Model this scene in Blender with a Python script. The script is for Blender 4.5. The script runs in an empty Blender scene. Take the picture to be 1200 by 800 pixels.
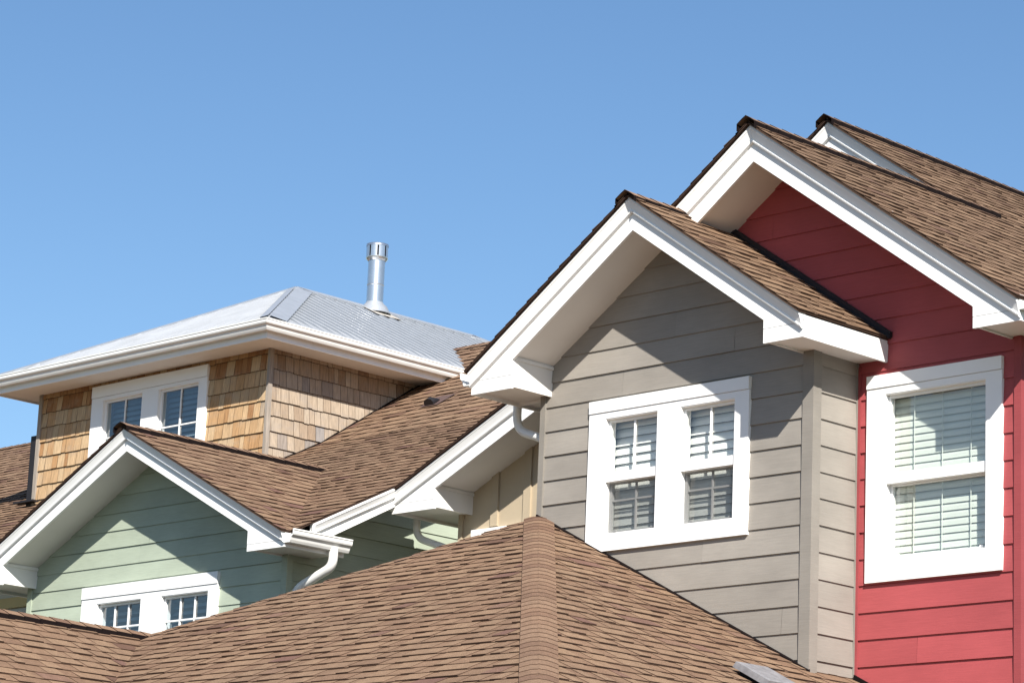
import bpy, math, random
from mathutils import Vector, Matrix
random.seed(7)
SC = bpy.context.scene
COL = SC.collection
V3 = Vector

# ------------------------------------------------------------------ camera, sky, sun, exposure
CAM = V3((13.795, -16.862, 1.7))
cr = V3((0.7099039070817766, 0.7031060467590278, 0.04096742267851564))
cd = V3((-0.1362206841863154, 0.19414169017195712, -0.9714694690709472))
cf = V3((-0.6909995426263612, 0.6840693613575072, 0.23359953112558235))
cam_d = bpy.data.cameras.new('camera')
cam = bpy.data.objects.new('camera', cam_d)
COL.objects.link(cam)
mw = Matrix.Identity(4)
for r in range(3):
    mw[r][0] = cr[r]; mw[r][1] = -cd[r]; mw[r][2] = -cf[r]; mw[r][3] = CAM[r]
cam.matrix_world = mw
cam_d.sensor_fit = 'HORIZONTAL'
cam_d.sensor_width = 36.0
cam_d.lens = 3458.77 / 1200 * 36
cam_d.clip_start = 0.1
cam_d.clip_end = 20000
SC.camera = cam

SUN = V3((1.32, -1.0, 1.28)).normalized()
world = bpy.data.worlds.new('World')
SC.world = world
world.use_nodes = True
wn = world.node_tree.nodes; wl = world.node_tree.links
wn.clear()
sky = wn.new('ShaderNodeTexSky'); sky.sky_type = 'NISHITA'
sky.sun_disc = False
sky.sun_elevation = math.asin(SUN.z)
sky.sun_rotation = math.atan2(SUN.x, SUN.y)
sky.altitude = 0
sky.air_density = 1.0; sky.dust_density = 0.4; sky.ozone_density = 2.8
bg = wn.new('ShaderNodeBackground'); bg.inputs[1].default_value = 0.076
wo = wn.new('ShaderNodeOutputWorld')
hs = wn.new('ShaderNodeHueSaturation'); hs.inputs['Hue'].default_value = 0.5; hs.inputs['Saturation'].default_value = 1.12
wl.new(sky.outputs[0], hs.inputs['Color']); wl.new(hs.outputs[0], bg.inputs[0]); wl.new(bg.outputs[0], wo.inputs[0])

sun_d = bpy.data.lights.new('sun', 'SUN')
sun_d.energy = 5.0; sun_d.angle = math.radians(0.5); sun_d.color = (1.0, 0.95, 0.87)
sun = bpy.data.objects.new('sun', sun_d); COL.objects.link(sun)
sun.location = (20, -20, 40)
sun.rotation_euler = SUN.to_track_quat('Z', 'Y').to_euler()

SC.view_settings.view_transform = 'Standard'
SC.view_settings.look = 'None'
SC.view_settings.gamma = 1
SC.view_settings.use_curve_mapping = False
SC.view_settings.exposure = 0.86
SC.render.engine = 'CYCLES'
SC.cycles.max_bounces = 8
SC.cycles.transparent_max_bounces = 12

# ------------------------------------------------------------------ materials
class Mat:
    def __init__(s, name, rough=0.6, spec=0.3):
        s.m = bpy.data.materials.new(name); s.m.use_nodes = True
        s.n = s.m.node_tree.nodes; s.l = s.m.node_tree.links
        s.b = s.n['Principled BSDF']
        s.b.inputs['Roughness'].default_value = rough
        s.b.inputs['Specular IOR Level'].default_value = spec
        s.tc = s.n.new('ShaderNodeTexCoord')
    def col(s, c): s.b.inputs['Base Color'].default_value = (*c, 1)
    def mapping(s, scale):
        mp = s.n.new('ShaderNodeMapping'); mp.inputs['Scale'].default_value = scale
        s.l.new(s.tc.outputs['Object'], mp.inputs[0]); return mp.outputs[0]
    def noise(s, vec, scale, detail=4, rough=0.55):
        t = s.n.new('ShaderNodeTexNoise'); t.inputs['Scale'].default_value = scale
        t.inputs['Detail'].default_value = detail; t.inputs['Roughness'].default_value = rough
        if vec is not None: s.l.new(vec, t.inputs['Vector'])
        return t.outputs['Fac']
    def ramp(s, fac, stops, interp='LINEAR'):
        r = s.n.new('ShaderNodeValToRGB'); e = r.color_ramp.elements
        r.color_ramp.interpolation = interp
        while len(e) < len(stops): e.new(0.5)
        for k, (p, c) in enumerate(stops):
            e[k].position = p; e[k].color = (*c, 1) if len(c) == 3 else c
        s.l.new(fac, r.inputs[0]); return r.outputs[0]
    def mix(s, kind, fac, a, b):
        x = s.n.new('ShaderNodeMix'); x.data_type = 'RGBA'; x.blend_type = kind
        if isinstance(fac, float): x.inputs[0].default_value = fac
        else: s.l.new(fac, x.inputs[0])
        for i, q in ((6, a), (7, b)):
            if isinstance(q, tuple): x.inputs[i].default_value = (*q, 1)
            else: s.l.new(q, x.inputs[i])
        return x.outputs[2]
    def attr(s, nm):
        a = s.n.new('ShaderNodeAttribute'); a.attribute_name = nm; return a.outputs['Fac']
    def math(s, op, a, b):
        x = s.n.new('ShaderNodeMath'); x.operation = op
        for i, q in ((0, a), (1, b)):
            if isinstance(q, (int, float)): x.inputs[i].default_value = q
            else: s.l.new(q, x.inputs[i])
        return x.outputs[0]
    def bump(s, h, strength=0.3, dist=0.01):
        b = s.n.new('ShaderNodeBump'); b.inputs['Strength'].default_value = strength
        b.inputs['Distance'].default_value = dist
        s.l.new(h, b.inputs['Height']); s.l.new(b.outputs[0], s.b.inputs['Normal'])
    def base(s, c): s.l.new(c, s.b.inputs['Base Color'])

def g(x): return (x, x, x)
def dim(c, k=0.845): return tuple(v * k for v in c)

def siding_mat(name, c, fade=0.17):
    c = dim(c)
    m = Mat(name, 0.62, 0.25)
    grain = m.noise(m.mapping((3, 3, 70)), 2.2, 5, 0.65)
    blot = m.noise(m.mapping((1.0, 1.0, 1.6)), 1.3, 4)
    tone = m.attr('tone')
    c1 = m.mix('MULTIPLY', 1.0, c, m.ramp(tone, [(0, g(0.93)), (1, g(1.06))]))
    c2 = m.mix('MULTIPLY', 1.0, c1, m.ramp(blot, [(0.3, g(1 - fade)), (0.7, g(1 + fade * 0.4))]))
    c3 = m.mix('MULTIPLY', 1.0, c2, m.ramp(grain, [(0.3, g(0.92)), (0.7, g(1.05))]))
    m.base(c3); m.bump(grain, 0.35, 0.003)
    return m.m

def shingle_mat(name, dark, mid, light, red):
    dark, mid, light, red = dim(dark), dim(mid), dim(light), dim(red)
    m = Mat(name, 0.9, 0.12)
    tone = m.attr('tone')
    base = m.ramp(tone, [(0.0, dark), (0.22, mid), (0.62, light), (0.9, light), (1.0, red)])
    gran = m.noise(m.mapping((1, 1, 1)), 130, 3, 0.8)
    mid_n = m.noise(m.mapping((1, 1, 1)), 16, 4, 0.7)
    blot = m.noise(m.mapping((1, 1, 1)), 0.9, 4, 0.6)
    c = m.mix('MULTIPLY', 1.0, base, m.ramp(gran, [(0.28, g(0.6)), (0.72, g(1.4))]))
    c = m.mix('MULTIPLY', 1.0, c, m.ramp(mid_n, [(0.3, g(0.84)), (0.7, g(1.14))]))
    c = m.mix('MULTIPLY', 1.0, c, m.ramp(blot, [(0.3, (0.88, 0.89, 0.9)), (0.7, (1.07, 1.05, 1.03))]))
    vo = m.n.new('ShaderNodeTexVoronoi'); vo.inputs['Scale'].default_value = 1.6
    m.l.new(m.mapping((1, 1, 1)), vo.inputs['Vector'])
    near = m.math('LESS_THAN', vo.outputs['Distance'], 0.02)
    sep = m.n.new('ShaderNodeSeparateColor'); m.l.new(vo.outputs['Color'], sep.inputs[0])
    c = m.mix('MIX', m.math('MULTIPLY', near, m.math('GREATER_THAN', sep.outputs[0], 0.55)), c, (0.62, 0.6, 0.56))
    m.base(c); m.bump(gran, 0.5, 0.003)
    return m.m

def plain(name, c, rough=0.6, spec=0.3, metal=0.0, var=0.06, scale=3.0, streak=(1, 1, 1)):
    m = Mat(name, rough, spec)
    n1 = m.noise(m.mapping(streak), scale, 5, 0.6)
    m.base(m.mix('MULTIPLY', 1.0, c, m.ramp(n1, [(0.3, g(1 - var)), (0.7, g(1 + var * 0.5))])))
    m.b.inputs['Metallic'].default_value = metal
    m.bump(m.noise(m.mapping((1, 1, 1)), 40, 3), 0.08, 0.003)
    return m.m

def cedar_mat(name, dark, a, b, grey):
    dark, a, b, grey = dim(dark), dim(a), dim(b), dim(grey)
    m = Mat(name, 0.8, 0.15)
    tone = m.attr('tone')
    base = m.ramp(tone, [(0.0, dark), (0.3, a), (0.62, b), (0.85, a), (1.0, grey)])
    grain = m.noise(m.mapping((26, 26, 1.6)), 2.5, 5, 0.7)
    wear = m.noise(m.mapping((2.5, 2.5, 5)), 1.6, 4, 0.6)
    c = m.mix('MULTIPLY', 1.0, base, m.ramp(grain, [(0.25, g(0.58)), (0.72, g(1.2))]))
    c = m.mix('MIX', m.ramp(wear, [(0.5, g(0)), (0.78, g(0.55))]), c, grey)
    m.base(c); m.bump(grain, 0.5, 0.004)
    return m.m

def glass_mat(name, tint=(0.93, 0.96, 0.95), k=0.14):
    m = bpy.data.materials.new(name); m.use_nodes = True
    n = m.node_tree.nodes; l = m.node_tree.links; n.clear()
    fr = n.new('ShaderNodeLayerWeight'); fr.inputs[0].default_value = 0.5
    pw = n.new('ShaderNodeMath'); pw.operation = 'POWER'; pw.inputs[1].default_value = 5.0
    mu = n.new('ShaderNodeMath'); mu.operation = 'MULTIPLY_ADD'; mu.inputs[1].default_value = 0.9; mu.inputs[2].default_value = k; mu.use_clamp = True
    tr = n.new('ShaderNodeBsdfTransparent'); tr.inputs[0].default_value = (*tint, 1)
    gl = n.new('ShaderNodeBsdfGlossy'); gl.inputs['Roughness'].default_value = 0.02
    nz = n.new('ShaderNodeTexNoise'); nz.inputs['Scale'].default_value = 1.7; nz.inputs['Detail'].default_value = 1
    bp = n.new('ShaderNodeBump'); bp.inputs['Strength'].default_value = 0.15; bp.inputs['Distance'].default_value = 0.02
    l.new(nz.outputs['Fac'], bp.inputs['Height']); l.new(bp.outputs[0], gl.inputs['Normal'])
    mx = n.new('ShaderNodeMixShader'); o = n.new('ShaderNodeOutputMaterial')
    l.new(fr.outputs['Facing'], pw.inputs[0]); l.new(pw.outputs[0], mu.inputs[0]); l.new(mu.outputs[0], mx.inputs[0])
    l.new(tr.outputs[0], mx.inputs[1]); l.new(gl.outputs[0], mx.inputs[2]); l.new(mx.outputs[0], o.inputs[0])
    return m

def screen_mat(name):
    m = bpy.data.materials.new(name); m.use_nodes = True
    n = m.node_tree.nodes; l = m.node_tree.links; n.clear()
    tr = n.new('ShaderNodeBsdfTransparent')
    df = n.new('ShaderNodeBsdfDiffuse'); df.inputs[0].default_value = (0.05, 0.055, 0.06, 1)
    mx = n.new('ShaderNodeMixShader'); mx.inputs[0].default_value = 0.42
    o = n.new('ShaderNodeOutputMaterial')
    l.new(tr.outputs[0], mx.inputs[1]); l.new(df.outputs[0], mx.inputs[2]); l.new(mx.outputs[0], o.inputs[0])
    return m

EDGEL = plain('shingle_butt_edge', (0.08, 0.05, 0.036), 0.9, 0.1)
BROWN = shingle_mat('brown_shingle', (0.13, 0.075, 0.055), (0.212, 0.133, 0.088), (0.258, 0.17, 0.111), (0.175, 0.1, 0.078))
BROWN2 = shingle_mat('tan_brown_shingle', (0.11, 0.065, 0.044), (0.188, 0.12, 0.078), (0.235, 0.155, 0.1), (0.155, 0.093, 0.066))
EDGE = plain('shaded_shingle_cut_edge', (0.046, 0.028, 0.021), 0.9, 0.1)  # cut edge darkened further for shade at thick tabs and left rakes
GAP_SHADE_FLASH = plain('cap_gap_shade_and_flashing', (0.010, 0.007, 0.007), 0.95, 0.05)  # black for painted gap shadow below ridge caps; also colours some real flashing
CAPM = shingle_mat('ridge_cap_shingle', (0.17, 0.102, 0.072), (0.215, 0.134, 0.09), (0.25, 0.162, 0.109), (0.185, 0.108, 0.08))
FLASH = plain('black_flashing', (0.018, 0.016, 0.018), 0.55, 0.3)
WHITE = plain('white_trim_paint', (0.80, 0.80, 0.79), 0.45, 0.35, 0, 0.035, 1.5)
SOFFIT = plain('white_soffit_paint', (0.74, 0.725, 0.70), 0.6, 0.2, 0, 0.04, 2)
GUTTER = plain('white_gutter_enamel', (0.74, 0.74, 0.72), 0.35, 0.45, 0, 0.09, 5, (1, 1, 4))
GREY_S = siding_mat('taupe_siding', (0.333, 0.305, 0.27))
GREY_T = siding_mat('taupe_trim', (0.285, 0.262, 0.232))
RED_S = siding_mat('red_siding', (0.41, 0.083, 0.089), 0.14)
RED_T = siding_mat('red_trim', (0.34, 0.068, 0.074))
GREEN_S = siding_mat('sage_siding', (0.435, 0.495, 0.395))
GREEN_T = siding_mat('sage_trim', (0.44, 0.50, 0.40))
CREAM_S = plain('cream_panel_paint', (0.43, 0.355, 0.255), 0.65, 0.2, 0, 0.07, 2)
YELL_S = siding_mat('pale_siding', (0.55, 0.50, 0.40))
YELL_T = plain('mustard_board_paint', (0.46, 0.335, 0.145), 0.6, 0.2)
CEDAR = cedar_mat('cedar_shingle', (0.33, 0.16, 0.07), (0.51, 0.305, 0.15), (0.61, 0.44, 0.265), (0.43, 0.34, 0.25))
CEDAR2 = cedar_mat('weathered_cedar_shingle', (0.28, 0.19, 0.125), (0.385, 0.295, 0.215), (0.48, 0.395, 0.305), (0.31, 0.285, 0.27))
CEDARB = cedar_mat('weathered_cedar_board', (0.30, 0.25, 0.2), (0.36, 0.31, 0.26), (0.4, 0.35, 0.3), (0.33, 0.31, 0.29))
CEDGE = plain('cedar_gap', (0.05, 0.03, 0.018), 0.9, 0.1)
METAL = plain('galvanised_roof_sheet', (0.44, 0.455, 0.475), 0.42, 0.5, 0.3, 0.12, 2.2, (1, 1, 1))
METALF = plain('galvanised_flashing', (0.385, 0.41, 0.445), 0.45, 0.5, 0.4, 0.12, 6)
RIB_SHADE = plain('galvanised_rib_side_shade', (0.26, 0.285, 0.32), 0.5, 0.5, 0.4, 0.1, 6)  # darker metal tone painting shade onto one side of each rib
STEEL = plain('steel_flue', (0.66, 0.67, 0.68), 0.28, 0.5, 0.9, 0.06, 4, (1, 1, 8))
OPENING_SHADE = plain('dark_opening', (0.02, 0.02, 0.022), 0.8, 0.1)  # near-black paint for the shade in the vent gap and flue slits
RUSTY = plain('stained_sealant', (0.42, 0.39, 0.35), 0.7, 0.2, 0, 0.3, 9)
VENTM = plain('grey_vent_cover', (0.20, 0.195, 0.205), 0.55, 0.35, 0, 0.3, 14)
DARKV = plain('black_vent_plastic', (0.015, 0.014, 0.016), 0.5, 0.3)
GLASS = glass_mat('window_glass')
GLASSB = glass_mat('tinted_window_glass', (0.74, 0.82, 0.86), 0.2)
SCREEN = screen_mat('insect_screen')
BLIND = plain('blind_slat', (0.80, 0.79, 0.76), 0.55, 0.25, 0, 0.03)
BLINDG = plain('greenish_blind_slat', (0.66, 0.69, 0.63), 0.55, 0.25, 0, 0.04)
BLINDB = plain('bluish_blind_slat', (0.29, 0.33, 0.36), 0.55, 0.25, 0, 0.04)
ROOM = plain('room_wall', (0.30, 0.29, 0.27), 0.8, 0.1)
SASHG = plain('grey_sash_vinyl', (0.50, 0.50, 0.49), 0.5, 0.3)
GROUND = plain('dry_lawn_ground', (0.075, 0.078, 0.052), 0.95, 0.1, 0, 0.3, 0.6)
ASPHALT = plain('asphalt', (0.055, 0.055, 0.056), 0.9, 0.15, 0, 0.2, 2)
CONC = plain('foundation_concrete', (0.36, 0.35, 0.33), 0.85, 0.15, 0, 0.12)

# ------------------------------------------------------------------ mesh builder
ORIG = {}
class MB:
    def __init__(s): s.v = []; s.f = []; s.mi = []; s.t = []; s.sm = []
    def add(s, pts, mi=0, tone=0.5, smooth=False):
        if len(pts) < 3: return
        k = len(s.v); s.v += [tuple(p) for p in pts]
        s.f.append(tuple(range(k, k + len(pts)))); s.mi.append(mi); s.t.append(tone); s.sm.append(smooth)
    def grid(s, rows, mi=0, tone=0.5, closed=True, smooth=True):
        k = len(s.v); n = len(rows[0])
        for r in rows: s.v += [tuple(p) for p in r]
        for i in range(len(rows) - 1):
            for j in range(n if closed else n - 1):
                a = k + i * n + j; b = k + i * n + (j + 1) % n
                s.f.append((a, b, b + n, a + n)); s.mi.append(mi); s.t.append(tone); s.sm.append(smooth)
    def box(s, p0, p1, mi=0, tone=0.5):
        x0, y0, z0 = (min(a, b) for a, b in zip(p0, p1)); x1, y1, z1 = (max(a, b) for a, b in zip(p0, p1))
        c = [(x0, y0, z0), (x1, y0, z0), (x1, y1, z0), (x0, y1, z0), (x0, y0, z1), (x1, y0, z1), (x1, y1, z1), (x0, y1, z1)]
        for q in ((3, 2, 1, 0), (4, 5, 6, 7), (0, 1, 5, 4), (1, 2, 6, 5), (2, 3, 7, 6), (3, 0, 4, 7)):
            s.add([c[i] for i in q], mi, tone)
    def mbox(s, mp, u0, u1, z0, z1, h0, h1, mi=0, tone=0.5):
        s.box(mp(u0, z0, h0), mp(u1, z1, h1), mi, tone)
    def prism(s, front, off, mi=0, tone=0.5):
        off = V3(off); f = [V3(p) for p in front]; b = [p + off for p in f]
        s.add(f, mi, tone); s.add(b[::-1], mi, tone)
        for i in range(len(f)):
            j = (i + 1) % len(f); s.add([f[j], f[i], b[i], b[j]], mi, tone)
    def bar(s, prof, o, d, out, up, c0, c1, mi=0, smooth=False):
        o, d, out, up = V3(o), V3(d), V3(out), V3(up)
        ends = []
        for cp, cn in (c0, c1):
            cp, cn = V3(cp), V3(cn); e = []
            for a, b in prof:
                p = o + out * a + up * b
                e.append(p + d * ((cp - p).dot(cn) / d.dot(cn)))
            ends.append(e)
        n = len(prof)
        for i in range(n):
            j = (i + 1) % n
            s.add([ends[0][i], ends[0][j], ends[1][j], ends[1][i]], mi, 0.5, smooth)
        s.add(ends[0][::-1], mi); s.add(ends[1], mi)
    def tube(s, path, r, n=14, mi=0, cap=True):
        path = [V3(p) for p in path]; rows = []
        t0 = (path[1] - path[0]).normalized()
        ref = t0.orthogonal().normalized()
        for i, p in enumerate(path):
            t = (path[min(i + 1, len(path) - 1)] - path[max(i - 1, 0)]).normalized()
            ref = (ref - t * ref.dot(t)).normalized(); bi = t.cross(ref)
            rr = r[i] if isinstance(r, (list, tuple)) else r
            rows.append([p + ref * (rr * math.cos(2 * math.pi * k / n)) + bi * (rr * math.sin(2 * math.pi * k / n)) for k in range(n)])
        s.grid(rows, mi)
        if cap: s.add(rows[0][::-1], mi); s.add(rows[-1], mi)
    def build(s, name, mats, parent=None, label=None):
        me = bpy.data.meshes.new(name)
        xs = list(zip(*s.v)); c = V3([(min(a) + max(a)) / 2 for a in xs])
        me.from_pydata([tuple(V3(p) - c) for p in s.v], [], s.f)
        for m in (mats if isinstance(mats, (list, tuple)) else [mats]): me.materials.append(m)
        me.polygons.foreach_set('material_index', s.mi)
        me.polygons.foreach_set('use_smooth', s.sm)
        a = me.attributes.new('tone', 'FLOAT', 'FACE'); a.data.foreach_set('value', s.t)
        me.update()
        o = bpy.data.objects.new(name, me); COL.objects.link(o)
        ORIG[o.name] = c
        if parent is not None:
            o.parent = parent; o.location = c - ORIG[parent.name]
        else: o.location = c
        if label: o['label'] = label
        return o

def thing(name, label, cat, loc, group=None):
    o = bpy.data.objects.new(name, None); COL.objects.link(o)
    o.location = loc; ORIG[o.name] = V3(loc); o['label'] = label; o['category'] = cat
    if group: o['group'] = group
    return o

# ------------------------------------------------------------------ clipping, tiling
def clip(pts, poly):
    out = pts
    n = len(poly)
    for i in range(n):
        ax, ay = poly[i]; bx, by = poly[(i + 1) % n]
        ex, ey = bx - ax, by - ay
        side = lambda p: ex * (p[1] - ay) - ey * (p[0] - ax)
        res = []
        for k in range(len(out)):
            p, q = out[k], out[(k + 1) % len(out)]
            sp, sq = side(p), side(q)
            if sp >= -1e-9: res.append(p)
            if (sp > 1e-9 and sq < -1e-9) or (sp < -1e-9 and sq > 1e-9):
                t = sp / (sp - sq); res.append((p[0] + (q[0] - p[0]) * t, p[1] + (q[1] - p[1]) * t))
        out = res
        if len(out) < 3: return []
    return out
def ccw(poly):
    a = sum(poly[i][0] * poly[(i + 1) % len(poly)][1] - poly[(i + 1) % len(poly)][0] * poly[i][1] for i in range(len(poly)))
    return poly if a > 0 else poly[::-1]

def tile(m, rect, vb, vt, hb, ht, poly, mp, tone, mt, ms, floor, allsides=True, side_top=False):
    u0, u1, v0, v1 = rect
    q = clip([(u0, v0), (u1, v0), (u1, v1), (u0, v1)], poly)
    if len(q) < 3: return
    h = lambda v: hb + (ht - hb) * (v - vb) / (vt - vb)
    m.add([mp(u, v, h(v)) for u, v in q], mt, tone)
    for i in range(len(q)):
        a, b = q[i], q[(i + 1) % len(q)]
        if abs(a[1] - vt) < 1e-6 and abs(b[1] - vt) < 1e-6: continue
        butt = abs(a[1] - vb) < 1e-6 and abs(b[1] - vb) < 1e-6
        if butt or allsides:
            m.add([mp(a[0], a[1], floor), mp(b[0], b[1], floor), mp(b[0], b[1], h(b[1])), mp(a[0], a[1], h(a[1]))], (2 if side_top else ms) if not butt else ms, tone)

def roof_faces(m, polys, mt=0, ms=1, expo=0.142, rng=None, deck=0.014):
    """laminated asphalt shingles as real courses over one plane; polys: convex 3-D polygons on that plane"""
    rng = rng or random
    P = [[V3(p) for p in q] for q in polys]
    n = (P[0][1] - P[0][0]).cross(P[0][2] - P[0][0]).normalized()
    if n.z < 0: n = -n
    U = V3((0, 0, 1)).cross(n).normalized(); Vv = n.cross(U)
    O = n * P[0][0].dot(n)
    mp = lambda u, v, h: O + U * u + Vv * v + n * h
    Q = [ccw([((p - O).dot(U), (p - O).dot(Vv)) for p in q]) for q in P]
    for q in Q:
        m.add([mp(u, v, -deck) for u, v in q][::-1], ms)
        for i in range(len(q)):
            a, b = q[i], q[(i + 1) % len(q)]
            m.add([mp(*a, -deck), mp(*b, -deck), mp(*b, 0.002), mp(*a, 0.002)], 2 if n.x > 0.2 else ms)  # right-hand slopes get the paler sunlit edge tone, the rest the shaded one
    us = [u for q in Q for u, v in q]; vs = [v for q in Q for u, v in q]
    ua, ub, va, vb = min(us), max(us), min(vs), max(vs)
    v = va - 0.01; row = 0
    while v < vb:
        u = ua - rng.random() * 0.9
        wob = rng.uniform(-0.003, 0.003)
        while u < ub:
            L = 0.93; t = rng.uniform(0.30, 0.62)
            vb_ = v + wob + rng.uniform(-0.002, 0.002)
            for q in Q: tile(m, (u, u + L, vb_, v + expo + 0.004), vb_, v + expo + 0.004, 0.0092, 0.0, q, mp, t * 0.62, mt, 2, -0.004, True, True)
            u += L
        u = ua - rng.random() * 0.4
        while u < ub:
            w = rng.choice((0.09, 0.12, 0.16, 0.2, 0.26, 0.32)) * rng.uniform(0.85, 1.15)
            t = min(1.0, max(0.0, rng.gauss(0.56, 0.21)))
            if rng.random() < 0.05: t = rng.uniform(0.9, 1.0)
            tb = rng.choice((-0.002, 0, 0, 0.003))
            for q in Q: tile(m, (u, u + w, v + wob, v + expo), v + wob, v + expo, 0.0138 + tb, 0.0038, q, mp, t, mt, ms, 0.003, True, True)
            u += w + rng.choice((0.04, 0.07, 0.1, 0.15, 0.2)) * rng.uniform(0.8, 1.2)
        v += expo; row += 1

def ridge_cap(m, a, b, dl, dr, w=0.15, expo=0.15, lift=0.018, rng=None, butt=0.006, edge=1, rnd=0.006):
    """bent cap shingles lapped from a to b; dl, dr: directions down either slope"""
    rng = rng or random
    a, b, dl, dr = V3(a), V3(b), V3(dl).normalized(), V3(dr).normalized()
    d = (b - a); Ln = d.length; d.normalize(); dl = (dl - d * dl.dot(d)).normalized(); dr = (dr - d * dr.dot(d)).normalized(); up = V3((0, 0, 1)); up = (up - d * up.dot(d)).normalized()
    s = 0.0
    while s < Ln:
        e = min(s + expo * 1.02, Ln); t = rng.uniform(0.05, 0.95)
        rows = []
        for q, lf in ((s, lift + butt), (e, lift)):
            c = a + d * q + up * lf
            drop = up * 0.012
            rows.append([c + (dl if x < 0 else dr) * (w * abs(x)) - up * (rnd * math.exp(-(x / 0.3) ** 2)) for x in (-1, -0.66, -0.4, -0.24, -0.1, 0, 0.1, 0.24, 0.4, 0.66, 1)])
        n = len(rows[0])
        for j in range(n - 1): m.add([rows[0][j], rows[0][j + 1], rows[1][j + 1], rows[1][j]], 0, t, True)
        low = [p - up * (butt + 0.003) for p in rows[0]]
        for j in range(n - 1): m.add([low[j], low[j + 1], rows[0][j + 1], rows[0][j]], edge if s > 0 else 1, t)
        for j in (0, n - 1): m.add([rows[0][j], rows[1][j], rows[1][j] - up * (lift + 0.022), rows[0][j] - up * (lift + butt + 0.006)], 1, t)  # black skirts stand in for the shadow gap below the cap
        s += expo
    # closed first end
    m.add([p for p in rows[1]], 1)

def mapY(y0): return lambda u, z, h: V3((u, y0 - h, z))
def mapX(x0): return lambda u, z, h: V3((x0 + h, u, z))

def subtract(rect, holes):
    rs = [rect]
    for a, b, c, d in holes:
        nr = []
        for u0, u1, v0, v1 in rs:
            if u1 <= a or u0 >= b or v1 <= c or v0 >= d: nr.append((u0, u1, v0, v1)); continue
            if u0 < a: nr.append((u0, a, v0, v1))
            if u1 > b: nr.append((b, u1, v0, v1))
            mu0, mu1 = max(u0, a), min(u1, b)
            if v0 < c: nr.append((mu0, mu1, v0, c))
            if v1 > d: nr.append((mu0, mu1, d, v1))
        rs = nr
    return rs

def siding(m, mp, poly, expo, phase, holes=(), thick=0.013, mt=0, rng=None):
    rng = rng or random
    poly = ccw(poly); us = [p[0] for p in poly]; vs = [p[1] for p in poly]
    k = math.floor((min(vs) - phase) / expo)
    while phase + k * expo < max(vs):
        v = phase + k * expo + rng.uniform(-0.0015, 0.0015); k += 1
        cuts = [min(us) - 0.1]; x = min(us) + rng.uniform(0.8, 3.6)
        while x < max(us): cuts.append(x); x += 3.66
        cuts.append(max(us) + 0.1)
        for c0, c1 in zip(cuts, cuts[1:]):
            t = rng.random(); th = thick + rng.uniform(-0.001, 0.0015)
            for r in subtract((c0, c1 - 0.002, v, v + expo), holes):
                tile(m, r, v, v + expo, th, 0.001, poly, mp, t, mt, mt, -0.004, False)
    m_back = []
def back_wall(m, mp, poly, holes=(), mt=0, h=-0.012):
    poly = ccw(poly); us = [p[0] for p in poly]; vs = [p[1] for p in poly]
    for r in subtract((min(us), max(us), min(vs), max(vs)), holes):
        q = clip([(r[0], r[2]), (r[1], r[2]), (r[1], r[3]), (r[0], r[3])], poly)
        if len(q) > 2: m.add([mp(u, v, h) for u, v in q], mt)

def wood_shingles(m, mp, poly, expo, phase, tint, holes=(), rng=None):
    rng = rng or random
    poly = ccw(poly); us = [p[0] for p in poly]; vs = [p[1] for p in poly]
    k = math.floor((min(vs) - phase) / expo)
    while phase + k * expo < max(vs):
        v = phase + k * expo; k += 1
        u = min(us) - rng.random() * 0.1
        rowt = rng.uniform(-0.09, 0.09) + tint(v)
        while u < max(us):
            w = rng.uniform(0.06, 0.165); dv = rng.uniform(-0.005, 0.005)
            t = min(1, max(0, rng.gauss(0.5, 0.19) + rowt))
            for r in subtract((u, u + w - 0.004, v + dv, v + expo + 0.006), holes):
                tile(m, r, v + dv, v + expo + 0.006, 0.015 + rng.uniform(0, 0.004), 0.002, poly, mp, t, 0, 1, -0.006)
            u += w
    back_wall(m, mp, poly, holes, 1, -0.004)

# ------------------------------------------------------------------ shared house parts
KPROF = [(0, 0), (0.07, 0), (0.082, 0.02), (0.09, 0.045), (0.112, 0.062), (0.118, 0.075), (0.118, 0.104), (0.124, 0.104), (0.124, 0.116), (0.108, 0.116), (0.108, 0.07), (0.084, 0.052), (0.066, 0.01), (0.006, 0.01), (0.006, 0.112), (0, 0.112)]

def crown(sc=1.0):
    q = [(-0.006, -0.004), (0.052, -0.004), (0.052, -0.020), (0.046, -0.026), (0.034, -0.052), (0.022, -0.080), (0.030, -0.088), (0.026, -0.098), (0.010, -0.103), (-0.006, -0.103)]
    return [(a, b * sc) for a, b in q]

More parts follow.
